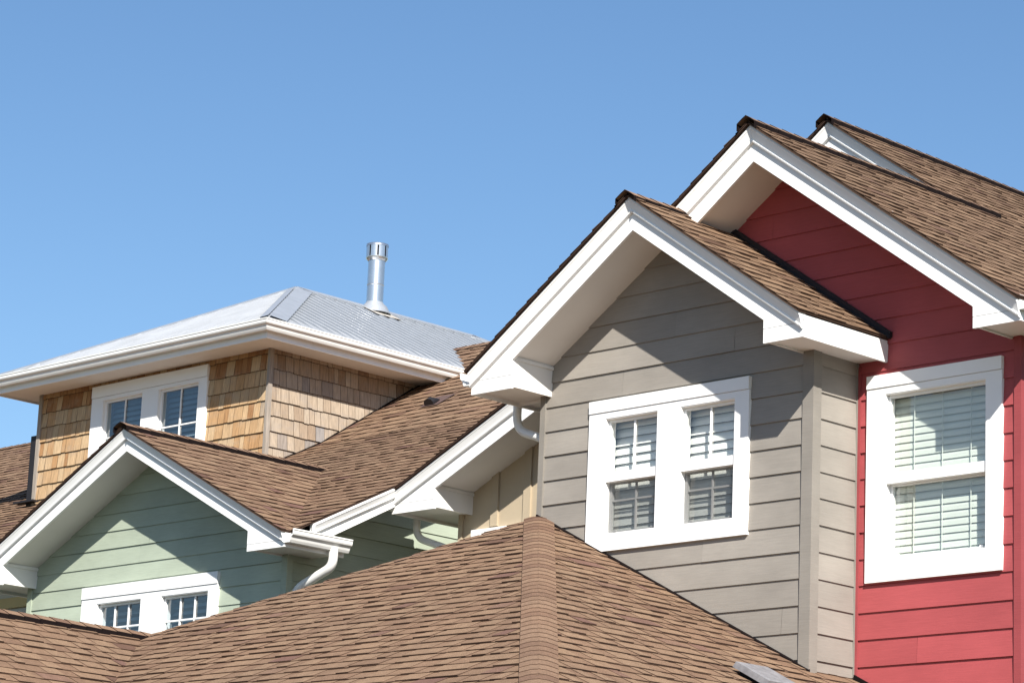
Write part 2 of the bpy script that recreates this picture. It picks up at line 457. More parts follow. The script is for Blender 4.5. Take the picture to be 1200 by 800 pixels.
def gable_trim(h, xa, zt, p, xl, xr, il, ir, zb, yr, yw, bl, br, T, gutter_l=False, gutter_r=False, sc=1.0):
    """white rake boards with crown moulding and box returns, soffits and eave fascias of a front gable.
    xa, zt: apex; p: pitch; xl/xr: eave ends; il/ir: inner sides of the returns; zb: underside of returns;
    yr: front plane; yw: wall plane; bl, br: how far the left/right eaves run back; T: vertical depth of the boards"""
    c = 1 / math.hypot(1, p)
    for sgn, xe, xi, yb in ((-1, xl, il, bl), (1, xr, ir, br)):
        m = MB()
        zl = lambda x: zt - p * abs(x - xa)
        fr = [(xa, yr, zt), (xa, yr, zt - T), (xi, yr, zl(xi) - T), (xi, yr, zl(xe) - 0.07), (xe, yr, zl(xe) - 0.07), (xe, yr, zl(xe))]
        m.prism(fr, (0, 0.026, 0))
        zc = zl(xe) - 0.0735
        m.prism([(xi, yr + 0.001, zc), (xi, yr + 0.001, zb), (xe, yr + 0.001, zb), (xe, yr + 0.001, zc)], (0, 0.025, 0))
        d = V3((sgn * c, 0, -p * c)); up = V3((sgn * p * c, 0, c))
        m.bar(crown(sc), (xa, yr, zt), d, (0, -1, 0), up, ((xa, 0, 0), (1, 0, 0)), ((xe, 0, 0), (1, 0, 0)))
        m.build('rake_board', WHITE, h)
        m = MB()   # sloped soffit, return box, eave soffit
        s0 = T - 0.035
        m.prism([(xa, yr + 0.026, zt - s0), (xi, yr + 0.026, zl(xi) - s0), (xi, yr + 0.026, zl(xi) - s0 + 0.012), (xa, yr + 0.026, zt - s0 + 0.012)], (0, yw - yr - 0.028 + 0.03, 0))
        x_in = xi - sgn * 0.0
        m.box((x_in, yr + 0.026, zb + 0.014), (x_in + sgn * 0.018, yw + 0.02, zl(xi) - s0 + 0.01))
        m.box((x_in + sgn * 0.018, yr + 0.026, zb + 0.028), (xe - sgn * 0.022, yb, zb + 0.040))
        # small bed moulding where the box meets the sloping soffit
        m.box((x_in - sgn * 0.012, yr + 0.03, zl(xi) - s0 - 0.034), (x_in - sgn * 0.001, yw, zl(xi) - s0 - 0.006))
        m.build('soffit', SOFFIT, h)
        m = MB()
        ze = zl(xe) - 0.012
        m.box((xe - sgn * 0.022, yr + 0.027, zb), (xe - sgn * 0.001, yb, ze))
        m.build('eave_fascia', WHITE, h)

def front_wall_poly(x0, x1, xa, zt, p, drop=0.06, z0=0.15):
    f = lambda x: zt - drop - p * abs(x - xa)
    return [(x0, z0), (x1, z0), (x1, f(x1)), (xa, f(xa)), (x0, f(x0))]

def fillet(pts, r, k=6):
    pts = [V3(p) for p in pts]; out = [pts[0]]
    for a, b, c in zip(pts, pts[1:], pts[2:]):
        da = (a - b).normalized(); dc = (c - b).normalized()
        rr = min(r, (a - b).length * 0.49, (c - b).length * 0.49)
        p0, p2 = b + da * rr, b + dc * rr
        for i in range(k + 1):
            t = i / k; out.append(p0 * (1 - t) ** 2 + b * (2 * t * (1 - t)) + p2 * t * t)
    return out + [pts[-1]]

def window(h, mp, outer, units, head, blind, glass=GLASS, lowscreen=False, sp=0.07, sill=0.0, low_mat=None, slat=0.05, tilt=0.5, cords=False, hb=-0.15):
    u0, u1, z0, z1 = outer
    m = MB()
    iz0 = min(u['z0'] for u in units); iz1 = max(u['z1'] for u in units)
    zh = z1 - head
    m.mbox(mp, u0, u1, zh, z1, -0.012, 0.040)                    # head board
    m.mbox(mp, u0, u1, iz1, zh - 0.003, -0.012, 0.032)
    m.mbox(mp, u0, u1, z0, iz0, -0.012, 0.032)
    e = [u0] + [x for u in units for x in (u['u0'], u['u1'])] + [u1]
    for a, b in zip(e[::2], e[1::2]): m.mbox(mp, a, b, iz0, iz1, -0.012, 0.032)
    win = m.build('window', WHITE, h)
    for u in units:
        a, b, c, d = u['u0'], u['u1'], u['z0'], u['z1']; r0, r1 = u['rail']
        m = MB()                                                   # jambs
        for q in ((a, a + 0.006, c, d), (b - 0.006, b, c, d), (a + 0.006, b - 0.006, c, c + 0.006), (a + 0.006, b - 0.006, d - 0.006, d)):
            m.mbox(mp, *q, -0.09, 0.028)
        m.build('jamb', WHITE, win)
        for up in (True, False):
            m = MB()
            f = 0.022
            if up: s = (a + 0.006, b - 0.006, r0, d - 0.006, -0.038, -0.008)
            else: s = (a + 0.006, b - 0.006, c + 0.006, r0 + 0.01, -0.076, -0.042)
            x0, x1, y0, y1, h0, h1 = s
            m.mbox(mp, x0, x0 + f, y0, y1, h0, h1); m.mbox(mp, x1 - f, x1, y0, y1, h0, h1)
            m.mbox(mp, x0 + f, x1 - f, y1 - f, y1, h0, h1)
            if up: m.mbox(mp, x0 + f, x1 - f, y0, r1, h0, h1 + 0.022); m.mbox(mp, x0, x0 + f, y0, r1, h1, h1 + 0.022); m.mbox(mp, x1 - f, x1, y0, r1, h1, h1 + 0.022)
            else: m.mbox(mp, x0 + f, x1 - f, y0, y0 + f * 1.2, h0, h1)
            gy0 = r1 if up else y0 + f * 1.2; gy1 = y1 - f
            nv, nh = u.get('up' if up else 'lo', (0, 0))
            hm = (h0 + h1) / 2
            for i in range(nv):
                x = x0 + f + (x1 - x0 - 2 * f) * (i + 1) / (nv + 1)
                m.mbox(mp, x - 0.0075, x + 0.0075, gy0, gy1, hm - 0.004, hm + 0.010)
            for zz in nh if isinstance(nh, (list, tuple)) else []:
                m.mbox(mp, x0 + f, x1 - f, zz - 0.0075, zz + 0.0075, hm - 0.0035, hm + 0.0095)
            if not up:
                for xq in (x0 + 0.06, x1 - 0.09): m.mbox(mp, xq, xq + 0.03, y0 + 0.02, y0 + 0.035, h1, h1 + 0.012)
            sash = m.build('sash', WHITE if up or not low_mat else low_mat, win)
            m = MB(); m.add([mp(x0 + f, gy0, hm - 0.006), mp(x1 - f, gy0, hm - 0.006), mp(x1 - f, gy1, hm - 0.006), mp(x0 + f, gy1, hm - 0.006)])
            m.build('pane', glass, win)
            if lowscreen and not up:
                m = MB(); q = 0.012
                m.add([mp(x0 + q, y0 + q, h1 + 0.02), mp(x1 - q, y0 + q, h1 + 0.02), mp(x1 - q, r0 - 0.01, h1 + 0.02), mp(x0 + q, r0 - 0.01, h1 + 0.02)])
                m.build('insect_screen', SCREEN, win)
        # blind: real slats behind the glass
        m = MB(); z = c - 0.02
        while z < d - 0.01:
            dz = slat * math.cos(tilt) / 2; dh = slat * math.sin(tilt) / 2
            j = random.uniform(-0.0015, 0.0015)
            p = [mp(a - 0.02, z - dz + j, hb + dh), mp(b + 0.02, z - dz - j, hb + dh), mp(b + 0.02, z - j, hb + 0.004), mp(a - 0.02, z + j, hb + 0.004)]
            m.add(p); 
            m.add([p[3], p[2], mp(b + 0.02, z + dz - j, hb - dh), mp(a - 0.02, z + dz + j, hb - dh)])
            z += sp
        if cords:
            for t in (0.22, 0.5, 0.78):
                x = a + (b - a) * t; m.mbox(mp, x - 0.002, x + 0.002, c, d, hb + 0.024, hb + 0.030)
        m.build('blind', blind, win)
        m = MB(); k = 0.05
        A = [mp(a - k, c - k, -0.085), mp(b + k, c - k, -0.085), mp(b + k, d + k, -0.085), mp(a - k, d + k, -0.085)]
        B = [mp(a - k, c - k, -0.8), mp(b + k, c - k, -0.8), mp(b + k, d + k, -0.8), mp(a - k, d + k, -0.8)]
        for i in range(4): j = (i + 1) % 4; m.add([A[i], A[j], B[j], B[i]])
        m.add(B[::-1]); m.build('room_recess', ROOM, win)
    return win

def roof_obj(h, planes, capspecs, mat=BROWN, seed=1):
    rng = random.Random(seed); m = MB()
    for polys in planes: roof_faces(m, polys, rng=rng)
    r = m.build('roof', [mat, EDGE, EDGEL], h)
    if capspecs:
        for c in capspecs:
            m = MB(); ridge_cap(m, *c, rng=rng); m.build('ridge_cap', [CAPM, GAP_SHADE_FLASH, EDGEL], r)
    return r

# ================================================================== ground
m = MB(); m.add([(-3000, -3000, 0), (3000, -3000, 0), (3000, 3000, 0), (-3000, 3000, 0)])
o = m.build('ground', GROUND); o['kind'] = 'structure'
m = MB(); m.add([(-400, -30, 0.004), (400, -30, 0.004), (400, -14, 0.004), (-400, -14, 0.004)])
o = m.build('road', ASPHALT); o['kind'] = 'structure'

# ================================================================== taupe gabled house
GX0, GX1 = -2.83, 0.0
H = thing('house', 'taupe lap-sided house with a white-trimmed gable and a double window, joined to the red house', 'house', (-1.4, 0.2, 0))
xa, zt, p = -1.457, 8.276, 0.68
m = MB()
gh = [(-2.27, -0.61, 5.59, 6.80)]
siding(m, mapY(0), front_wall_poly(GX0, GX1, xa, zt, p), 0.2032, 4.80, gh)
back_wall(m, mapY(0), front_wall_poly(GX0, GX1, xa, zt, p), gh)
siding(m, mapX(0), [(0, 0.15), (0.543, 0.15), (0.543, 7.06), (0, 7.06)], 0.2032, 4.80)
back_wall(m, mapX(0), [(0, 0.15), (0.543, 0.15), (0.543, 7.06), (0, 7.06)])
m.add([(GX0, 0.006, 0.15), (GX0, 5, 0.15), (GX0, 5, 7.0), (GX0, 0.006, 7.0)], 0)
m.build('wall', GREY_S, H)
m = MB()
m.box((-0.078, -0.024, 0.1), (0.026, 0.0, 7.02)); m.box((0.0, 0.0, 0.1), (0.024, 0.075, 7.02))
m.build('corner_board', GREY_T, H); m = MB()
m.box((GX0 - 0.022, -0.022, 0.1), (GX0 + 0.035, 0.02, 7.0))
m.build('corner_board', GREY_T, H); m = MB()
m.box((0.0, 0.515, 0.1), (0.018, 0.542, 7.02))
m.build('corner_board', GREY_T, H)
gable_trim(H, xa, zt, p, -3.203, 0.289, -2.742, -0.093, 6.906, -0.48, 0.0, 2.2, 0.541, 0.262, sc=1.0)
zr = zt + 0.016; yf = -0.48 - 0.078; ex = 0.305; el = -3.22
R0 = lambda x: zr - p * abs(x - xa)
roof_obj(H, [[[(xa, yf, zr), (ex, yf, R0(ex)), (ex, 0.543, R0(ex)), (xa, 0.543, zr)]],
             [[(xa, yf, zr), (xa, 2.6, zr), (el, 2.6, R0(el)), (el, yf, R0(el))]]],
         [((xa, yf - 0.03, zr), (xa, 0.5, zr), (-1, 0, -p), (1, 0, -p), 0.12, 0.15, 0.03)], BROWN2, 11)
m = MB()   # step flashing along the red wall
c = 1 / math.hypot(1, p)
m.bar([(0, 0.0), (0.03, 0.0), (0.03, 0.03), (0.012, 0.052), (0, 0.052)], (xa, 0.525, zr), (c, 0, -p * c), (0, -1, 0), (p * c, 0, c), ((xa, 0, 0), (1, 0, 0)), ((ex + 0.02, 0, 0), (1, 0, 0)))
m.box((ex, 0.50, R0(ex) + 0.0), (ex + 0.03, 0.53, R0(ex) + 0.045))
m.build('wall_flashing', FLASH, H)
m = MB()
m.bar(KPROF, (-3.204, 0, 6.985), (0, 1, 0), (-1, 0, 0), (0, 0, 1), ((0, -0.50, 0), (0, 1, 0)), ((0, 2.2, 0), (0, 1, 0)))
gt = m.build('gutter', GUTTER, H)
m = MB()
m.tube(fillet([(-3.26, 0.12, 7.0), (-3.26, 0.12, 6.72), (-2.89, 0.12, 6.60), (-2.89, 0.12, 6.2), (-2.89, 0.12, 4.5)], 0.13), 0.036)
m.build('downspout', GUTTER, H)
U = lambda a, b: dict(u0=a, u1=b, z0=5.715, z1=6.655, rail=(6.14, 6.215), up=(1, 0), lo=(1, [5.995]))
window(H, mapY(0), (-2.283, -0.60, 5.58, 6.81), [U(-2.105, -1.543), U(-1.303, -0.742)], 0.10, BLIND, lowscreen=True, sp=0.072, low_mat=SASHG, slat=0.078, tilt=0.3, hb=-0.125)

# ================================================================== red gabled house
Yr = 0.543
H = thing('house', 'red lap-sided house with tall gable and one single window, at the right edge', 'house', (0.2, 4, 0))
xa, zt, p = -0.691, 8.858, 0.705
yr = Yr - 0.48
m = MB()
rh = [(0.125, 1.345, 5.24, 6.79)]
pol = front_wall_poly(-2.83, 1.50, xa, zt, p)
siding(m, mapY(Yr), pol, 0.2045, 4.80, rh); back_wall(m, mapY(Yr), pol, rh)
pol = [(Yr, 0.15), (9.5, 0.15), (9.5, 7.15), (Yr, 7.15)]
siding(m, mapX(1.50), pol, 0.2045, 4.80); back_wall(m, mapX(1.5), pol)
m.build('wall', RED_S, H)
m = MB()
m.box((1.462, Yr - 0.024, 0.1), (1.525, Yr, 7.1)); m.box((1.50, Yr, 0.1), (1.524, Yr + 0.07, 7.1))
m.build('corner_board', RED_T, H); m = MB()
m.box((0.019, Yr - 0.02, 0.1), (0.04, Yr - 0.001, 6.9))
m.build('corner_board', RED_T, H)
gable_trim(H, xa, zt, p, -3.22, 1.842, -2.80, 1.424, 6.915, yr, Yr, 2.7, 9.0, 0.289, sc=1.12)
bx, bz, by = -2.10, 8.858 + 0.705 * (2.10 - 0.691), 2.76
zr = zt + 0.018; yf = yr - 0.08; ex = 1.86
R0 = lambda x: zr - p * (x - xa)
zbk = R0(bx)
roof_obj(H, [[[(xa, yf, zr), (ex, yf, R0(ex)), (ex, by - 0.08, R0(ex)), (xa, by - 0.08, zr)],
              [(bx, by - 0.08, zbk), (ex, by - 0.08, R0(ex)), (ex, 10, R0(ex)), (bx, 10, zbk)]],
             [[(xa, yf, zr), (xa, 3.1, zr), (-3.24, 3.1, zr - p * (xa + 3.24)), (-3.24, yf, zr - p * (xa + 3.24))]],
             [[(bx, by - 0.08, zbk), (bx, 10, zbk), (-5.2, 10, zbk - p * 3.1), (-5.2, by - 0.08, zbk - p * 3.1)]]],
         [((xa, yf - 0.03, zr), (xa, 3.24, zr), (-1, 0, -p), (1, 0, -p), 0.11, 0.15, 0.046), ((bx, by - 0.11, zbk), (bx, 10, zbk), (-1, 0, -p), (1, 0, -p), 0.11, 0.15, 0.046)], BROWN2, 23)
c = 1 / math.hypot(1, p)
zq = zbk - 0.018
for sgn in (-1, 1):
    m = MB()
    xe = bx + (1.36 if sgn > 0 else -3.0)
    fz = lambda x: zq - p * abs(x - bx)
    T = 0.30
    m.prism([(bx, by, zq), (bx, by, zq - T), (xe, by, fz(xe) - T), (xe, by, fz(xe))], (0, 0.026, 0))
    m.bar(crown(1.1), (bx, by, zq), (sgn * c, 0, -p * c), (0, -1, 0), (sgn * p * c, 0, c), ((bx, 0, 0), (1, 0, 0)), ((xe, 0, 0), (1, 0, 0)))
    m.build('rake_board', WHITE, H, 'white rake board of the rear gable')
m = MB()
m.add([(bx, by + 0.35, zq - 0.1), (bx - 3, by + 0.35, zq - 2.2), (bx - 3, by + 0.35, zq - 3), (bx + 1.6, by + 0.35, zq - 3), (bx + 1.6, by + 0.35, zq - 1.25)])
m.build('rear_gable_wall', WHITE, H)
m = MB()
m.bar(KPROF, (1.843, 0, 6.99), (0, 1, 0), (1, 0, 0), (0, 0, 1), ((0, yr - 0.02, 0), (0, 1, 0)), ((0, 9.0, 0), (0, 1, 0)))
m.build('gutter', GUTTER, H)
window(H, mapY(Yr), (0.113, 1.36, 5.222, 6.81), [dict(u0=0.285, u1=1.218, z0=5.392, z1=6.655, rail=(5.965, 6.045))], 0.10, BLINDG, sp=0.056, slat=0.067, tilt=0.22, cords=True, hb=-0.098)

# ================================================================== cream board-and-batten house
H = thing('house', 'cream board-and-batten house with white eaves, squeezed in shade between green and taupe walls', 'house', (-4, 1.8, 0))
xa, zt, p = -3.40, 7.492, 0.455
Yc, yfc = 1.34, 0.86
m = MB()
pol = front_wall_poly(-5.145, -2.84, xa, zt, p); ch = [(-4.95, -3.62, 5.0, 6.20)]
back_wall(m, mapY(Yc), pol, ch, 0, 0.0)
m.add([(-5.145, Yc, 0.1), (-5.145, 5, 0.1), (-5.145, 5, 6.6), (-5.145, Yc, 6.6)])
m.build('wall', CREAM_S, H)
m = MB()
for x in (-5.16, -4.755, -4.35, -3.945, -3.54, -3.135):
    w = 0.088
    m = MB(); m.box((x, Yc - 0.02, 6.24 if x > -5 else 0.1), (x + (w if x > -5 else 0.05), Yc, zt - 0.08 - p * abs(x - xa)))
    m.build('batten' if x > -5 else 'corner_board', CREAM_S, H)
gable_trim(H, xa, zt, p, -5.552, -2.84, -5.003, -2.9, 6.355, yfc, Yc, 2.4, 1.4, 0.225, sc=0.9)
zr = zt + 0.016; yf = yfc - 0.072
R0 = lambda x: zr - p * abs(x - xa)
roof_obj(H, [[[(xa, yf, zr), (xa, 4.5, zr), (-5.57, 4.5, R0(-5.57)), (-5.57, yf, R0(-5.57))]],
             [[(xa, yf, zr), (-2.85, yf, R0(-2.85)), (-2.85, 4.5, R0(-2.85)), (xa, 4.5, zr)]]], [], BROWN, 31)
m = MB()
m.bar(KPROF, (-5.553, 0, 6.395), (0, 1, 0), (-1, 0, 0), (0, 0, 1), ((0, yfc - 0.02, 0), (0, 1, 0)), ((0, 1.3, 0), (0, 1, 0)))
m.build('gutter', GUTTER, H)
m = MB()
m.tube(fillet([(-5.60, 1.22, 6.42), (-5.60, 1.22, 6.20), (-5.20, 1.30, 6.06), (-5.20, 1.30, 5.6), (-5.2, 1.30, 3)], 0.10), 0.034)
m.build('downspout', GUTTER, H)
window(H, mapY(Yc), (-4.972, -3.60, 4.98, 6.222), [dict(u0=-4.82, u1=-4.35, z0=5.12, z1=6.07, rail=(5.55, 5.62)), dict(u0=-4.22, u1=-3.75, z0=5.12, z1=6.07, rail=(5.55, 5.62))], 0.10, BLIND)

# ================================================================== green gabled house with the big brown roof
H = thing('house', 'sage green lap-sided house with white gable trim and a large brown roof', 'house', (-7.8, 2, 0))
xa, zt, p = -7.838, 7.178, 0.505
m = MB()
gh = [(-8.865, -6.872, 4.75, 5.81)]
pol = front_wall_poly(-9.76, -5.946, xa, zt, p)
siding(m, mapY(0), pol, 0.168, 5.503, gh, 0.011); back_wall(m, mapY(0), pol, gh)
KY, KZ, P2 = 3.38, 7.90, 0.64
mz = lambda y: 6.075 + 0.5 * (y + 0.233)
pol = [(0, 0.15), (3.3, 0.15), (3.3, mz(3.3) - 0.1), (0, mz(0) - 0.1)]
siding(m, mapX(-5.946), pol, 0.168, 5.503, (), 0.011); back_wall(m, mapX(-5.946), pol)
m.add([(-9.76, 0.006, 0.1), (-9.76, 4, 0.1), (-9.76, 4, 6.1), (-9.76, 0.006, 6.1)])
m.build('wall', GREEN_S, H)
m = MB()
m.box((-6.0, -0.02, 0.1), (-5.924, 0.0, 6.05)); m.box((-5.946, 0, 0.1), (-5.924, 0.05, 6.05)); m.build('corner_board', GREEN_T, H); m = MB(); m.box((-9.78, -0.02, 0.1), (-9.71, 0.0, 6.05))
m.build('corner_board', GREEN_T, H)
gable_trim(H, xa, zt, p, -10.17, -5.505, -9.66, -6.012, 5.868, -0.42, 0.0, 1.0, 0.27, 0.205, sc=0.85)
zr = zt + 0.015; yf = -0.42 - 0.07; ex = -5.487; el = -10.19
R0 = lambda x: zr - p * abs(x - xa)
ymain = lambda z: (z - 6.075) / 0.5 - 0.233
yr_end = ymain(zr); ye = ymain(R0(ex)); yl = ymain(R0(el))
RY, RZ = 5.95, KZ + P2 * (5.95 - KY)
mzz = lambda y: 6.075 + 0.5 * (y + 0.233)
kz = mzz(KY); RZ = kz + P2 * (RY - KY)
yk2 = 0.93
roof_obj(H, [
    [[(xa, yf, zr), (ex, yf, R0(ex)), (ex, ye, R0(ex)), (xa, yr_end, zr)]],
    [[(xa, yf, zr), (xa, yr_end, zr), (el, yl, R0(el)), (el, yf, R0(el))]],
    [[(ex, ye, R0(ex)), (ex, yk2, mzz(yk2)), (xa, yk2, mzz(yk2)), (xa, yr_end, zr)] if yk2 > yr_end else [(ex, ye, R0(ex)), (ex, yk2, mzz(yk2)), (xa, yr_end, zr)],
     [(ex, yk2, mzz(yk2)), (ex, KY, kz), (xa, KY, kz), (xa, yr_end, zr)],
     [(xa, yr_end, zr), (xa, KY, kz), (el, KY, kz), (el, yl, R0(el))]],
    [[(ex, KY, kz), (ex, RY, RZ), (el, RY, RZ), (el, KY, kz)]],
    [[(ex, RY, RZ), (ex, 10, RZ - 0.6 * (10 - RY)), (el, 10, RZ - 0.6 * (10 - RY)), (el, RY, RZ)]]],
    [((xa, yf - 0.03, zr), (xa, yr_end + 0.10, zr), (-1, 0, -p), (1, 0, -p), 0.11, 0.15, 0.042),
     ((ex, RY, RZ), (el, RY, RZ), (0, -1, -P2), (0, 1, -0.6), 0.14)], BROWN, 41)
# raking fascia of the big roof above the right side wall
m = MB()
q = 1 / math.hypot(1, 0.5); xo = -5.505
z0_ = mzz(-0.12) - 0.016; y1 = 0.87
m.prism([(xo, -0.12, z0_), (xo, y1, mzz(y1) - 0.016), (xo, y1, mzz(y1) - 0.20), (xo, -0.12, z0_ - 0.20)], (-0.026, 0, 0))
m.bar(crown(0.85), (xo, -0.12, z0_), (0, q, 0.5 * q), (1, 0, 0), (0, -0.5 * q, q), ((0, -0.12, 0), (0, 1, 0)), ((0, y1, 0), (0, 1, 0)))
m.build('rake_board', WHITE, H)
m = MB()
m.prism([(xo - 0.03, -0.1, mzz(-0.1) - 0.19), (xo - 0.03, y1, mzz(y1) - 0.19), (xo - 0.03, y1, mzz(y1) - 0.178), (xo - 0.03, -0.1, mzz(-0.1) - 0.178)], (-0.42, 0, 0))
m.build('soffit', SOFFIT, H)
m = MB()
m.bar(KPROF, (-5.503, 0, 5.90), (0, 1, 0), (1, 0, 0), (0, 0, 1), ((0, -0.43, 0), (0, 1, 0)), ((0, 0.26, 0), (0, 1, 0)))
m.build('gutter', GUTTER, H)
m = MB()
m.tube(fillet([(-5.44, 0.09, 5.92), (-5.44, 0.09, 5.76), (-5.89, 0.05, 5.58), (-5.89, 0.05, 5.3), (-5.89, 0.05, 3)], 0.13), 0.042)
m.build('downspout', GUTTER, H)
m = MB()   # small low-profile vent on the big slope
N = V3((0, -P2, 1)).normalized(); Vv = V3((0, 1, P2)).normalized(); U_ = V3((1, 0, 0))
c0 = V3((-8.47, 4.06, kz + P2 * (4.06 - KY)))
pt = lambda u, v, h: c0 + U_ * u + Vv * v + N * h
m.add([pt(-0.14, -0.09, 0.022), pt(0.14, -0.09, 0.022), pt(0.14, 0.22, 0.02), pt(-0.14, 0.22, 0.02)], 1)
sec = [(-0.09, 0.0), (-0.10, 0.035), (-0.075, 0.075), (0, 0.095), (0.075, 0.075), (0.10, 0.035), (0.09, 0.0)]
rows = [[pt(a * s * 0.72, v, 0.02 + b * k * 0.8) for a, b in sec] for v, s, k in ((-0.07, 1.0, 1.0), (-0.02, 1.0, 1.0), (0.03, 0.8, 0.6), (0.08, 0.45, 0.1))]
m.grid(rows, 0, closed=False); m.add(rows[0][::-1], 0)
m.build('roof_vent', [DARKV, plain('vent_flange', (0.10, 0.065, 0.058), 0.6, 0.2)], H)
UG = lambda a, b: dict(u0=a, u1=b, z0=4.85, z1=5.655, rail=(5.16, 5.22), up=(2, [5.42]), lo=(2, []))
window(H, mapY(0), (-8.878, -6.86, 4.74, 5.82), [UG(-8.645, -7.97), UG(-7.67, -6.99)], 0.11, BLINDB, GLASSB, sp=0.062, slat=0.05, tilt=0.7)

# ================================================================== cedar-shingled house with metal hip roof
H = thing('house', 'cedar-shingled house top with a pale metal hip roof and round steel flue', 'house', (-11.5, 6, 0))
TX0, TX1, TY = -13.5, -9.5, 2.636
m = MB()
th = [(-12.50, -10.51, 7.3, 8.735)]
pol = [(TX0, 0.2), (TX1, 0.2), (TX1, 8.80), (TX0, 8.80)]
rng = random.Random(5)
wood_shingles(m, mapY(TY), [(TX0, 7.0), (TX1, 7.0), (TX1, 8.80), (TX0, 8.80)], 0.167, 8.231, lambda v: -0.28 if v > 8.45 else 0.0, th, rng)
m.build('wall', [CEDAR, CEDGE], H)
m = MB()
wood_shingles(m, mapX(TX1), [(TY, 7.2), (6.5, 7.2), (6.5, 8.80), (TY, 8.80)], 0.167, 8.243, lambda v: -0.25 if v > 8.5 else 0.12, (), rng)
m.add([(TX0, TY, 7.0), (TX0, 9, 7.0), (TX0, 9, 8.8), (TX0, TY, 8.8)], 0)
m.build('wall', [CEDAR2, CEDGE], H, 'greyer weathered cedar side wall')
m = MB()   # plain lower storeys hidden behind the roofs
for y in (TY + 0.02,): m.add([(TX0, y, 0), (TX1, y, 0), (TX1, y, 7.02), (TX0, y, 7.02)])
m.add([(TX1 - 0.02, TY, 0), (TX1 - 0.02, 9.5, 0), (TX1 - 0.02, 9.5, 8.8), (TX1 - 0.02, TY, 8.8)])
m.add([(TX0, 9.5, 0), (TX1, 9.5, 0), (TX1, 9.5, 8.8), (TX0, 9.5, 8.8)])
m.add([(TX0 + 0.01, TY, 0), (TX0 + 0.01, 9.5, 0), (TX0 + 0.01, 9.5, 8.8), (TX0 + 0.01, TY, 8.8)])
m.build('lower_wall', CEDARB, H)
m = MB()
m.box((TX1 - 0.012, TY - 0.026, 7.0), (TX1 + 0.026, TY - 0.002, 8.79)); m.box((TX1 + 0.002, TY - 0.002, 7.0), (TX1 + 0.026, TY + 0.028, 8.79))
m.build('corner_board', CEDARB, H); m = MB()
m.box((TX0 - 0.03, TY - 0.028, 7.0), (TX0 + 0.03, TY + 0.03, 8.79))
m.build('corner_board', CEDARB, H)
m = MB()
m.box((TX0 - 0.14, TY - 0.02, 7.35), (TX0 - 0.03, TY + 0.25, 8.32)); m.box((TX0 - 0.25, TY - 0.12, 7.53), (TX0 + 0.12, TY - 0.03, 7.55))
m.build('wall_flashing', FLASH, H)
UT = lambda a, b: dict(u0=a, u1=b, z0=7.42, z1=8.575, rail=(7.86, 7.92), up=(1, [8.145]), lo=(1, []))
window(H, mapY(TY), (-12.52, -10.49, 7.30, 8.745), [UT(-12.315, -11.61), UT(-11.33, -10.635)], 0.13, BLINDB, GLASSB, sp=0.06, slat=0.055, tilt=0.6)
m = MB()   # flashing where the side wall meets the brown slope
FLASH = GAP_SHADE_FLASH; sa = lambda y: 6.075 + 0.5 * (y + 0.233) if y < KY else kz + P2 * (y - KY)
pr = [(0, -0.01), (0.022, -0.01), (0.022, 0.016), (0, 0.022)]
m.bar(pr, (TX1 + 0.005, 2.7, sa(2.7)), V3((0, 1, 0.5)).normalized(), (1, 0, 0), V3((0, -0.5, 1)).normalized(), ((0, 2.62, 0), (0, 1, 0)), ((0, KY, 0), (0, 1, 0)))
m.bar(pr, (TX1 + 0.005, KY, kz), V3((0, 1, P2)).normalized(), (1, 0, 0), V3((0, -P2, 1)).normalized(), ((0, KY, 0), (0, 1, 0)), ((0, 5.2, 0), (0, 1, 0)))
m.build('wall_flashing', FLASH, H)
# eaves: fascia, gutter, soffit with mitred corners
o1 = 0.40; zb = 8.768
ex0, ex1, ey0, ey1 = TX0 - o1, TX1 + o1, TY - o1, 9.7
cuts = {'fr': ((ex1, ey0, 0), (1, 1, 0)), 'fl': ((ex0, ey0, 0), (1, -1, 0)), 'br': ((ex1, ey1, 0), (1, -1, 0)), 'bl': ((ex0, ey1, 0), (1, 1, 0))}
FP = [(0, 0), (0, 0.165), (-0.022, 0.165), (-0.022, 0)]
runs = [((ex0, ey0, zb), (1, 0, 0), (0, -1, 0), 'fl', 'fr'), ((ex1, ey0, zb), (0, 1, 0), (1, 0, 0), 'fr', 'br'), ((ex0, ey1, zb), (1, 0, 0), (0, 1, 0), 'bl', 'br'), ((ex0, ey0, zb), (0, 1, 0), (-1, 0, 0), 'fl', 'bl')]
m = MB(); m2 = MB()
GP = [(a * 0.95 + 0.001, 0.066 + b * 0.98) for a, b in KPROF]
for o_, d_, out_, a_, b_ in runs:
    m.bar(FP, o_, d_, out_, (0, 0, 1), cuts[a_], cuts[b_]); m2.bar(GP, o_, d_, out_, (0, 0, 1), cuts[a_], cuts[b_])
m.build('eave_fascia', WHITE, H); m2.build('gutter', GUTTER, H)
m = MB()
m.box((ex0 + 0.023, ey0 + 0.023, zb + 0.02), (ex1 - 0.023, TY + 0.01, zb + 0.03)); m.box((TX1 - 0.01, TY + 0.011, zb + 0.02), (ex1 - 0.023, ey1 - 0.03, zb + 0.03)); m.box((ex0 + 0.023, TY + 0.011, zb + 0.02), (TX0 + 0.01, ey1 - 0.03, zb + 0.03))
m.build('soffit', SOFFIT, H)
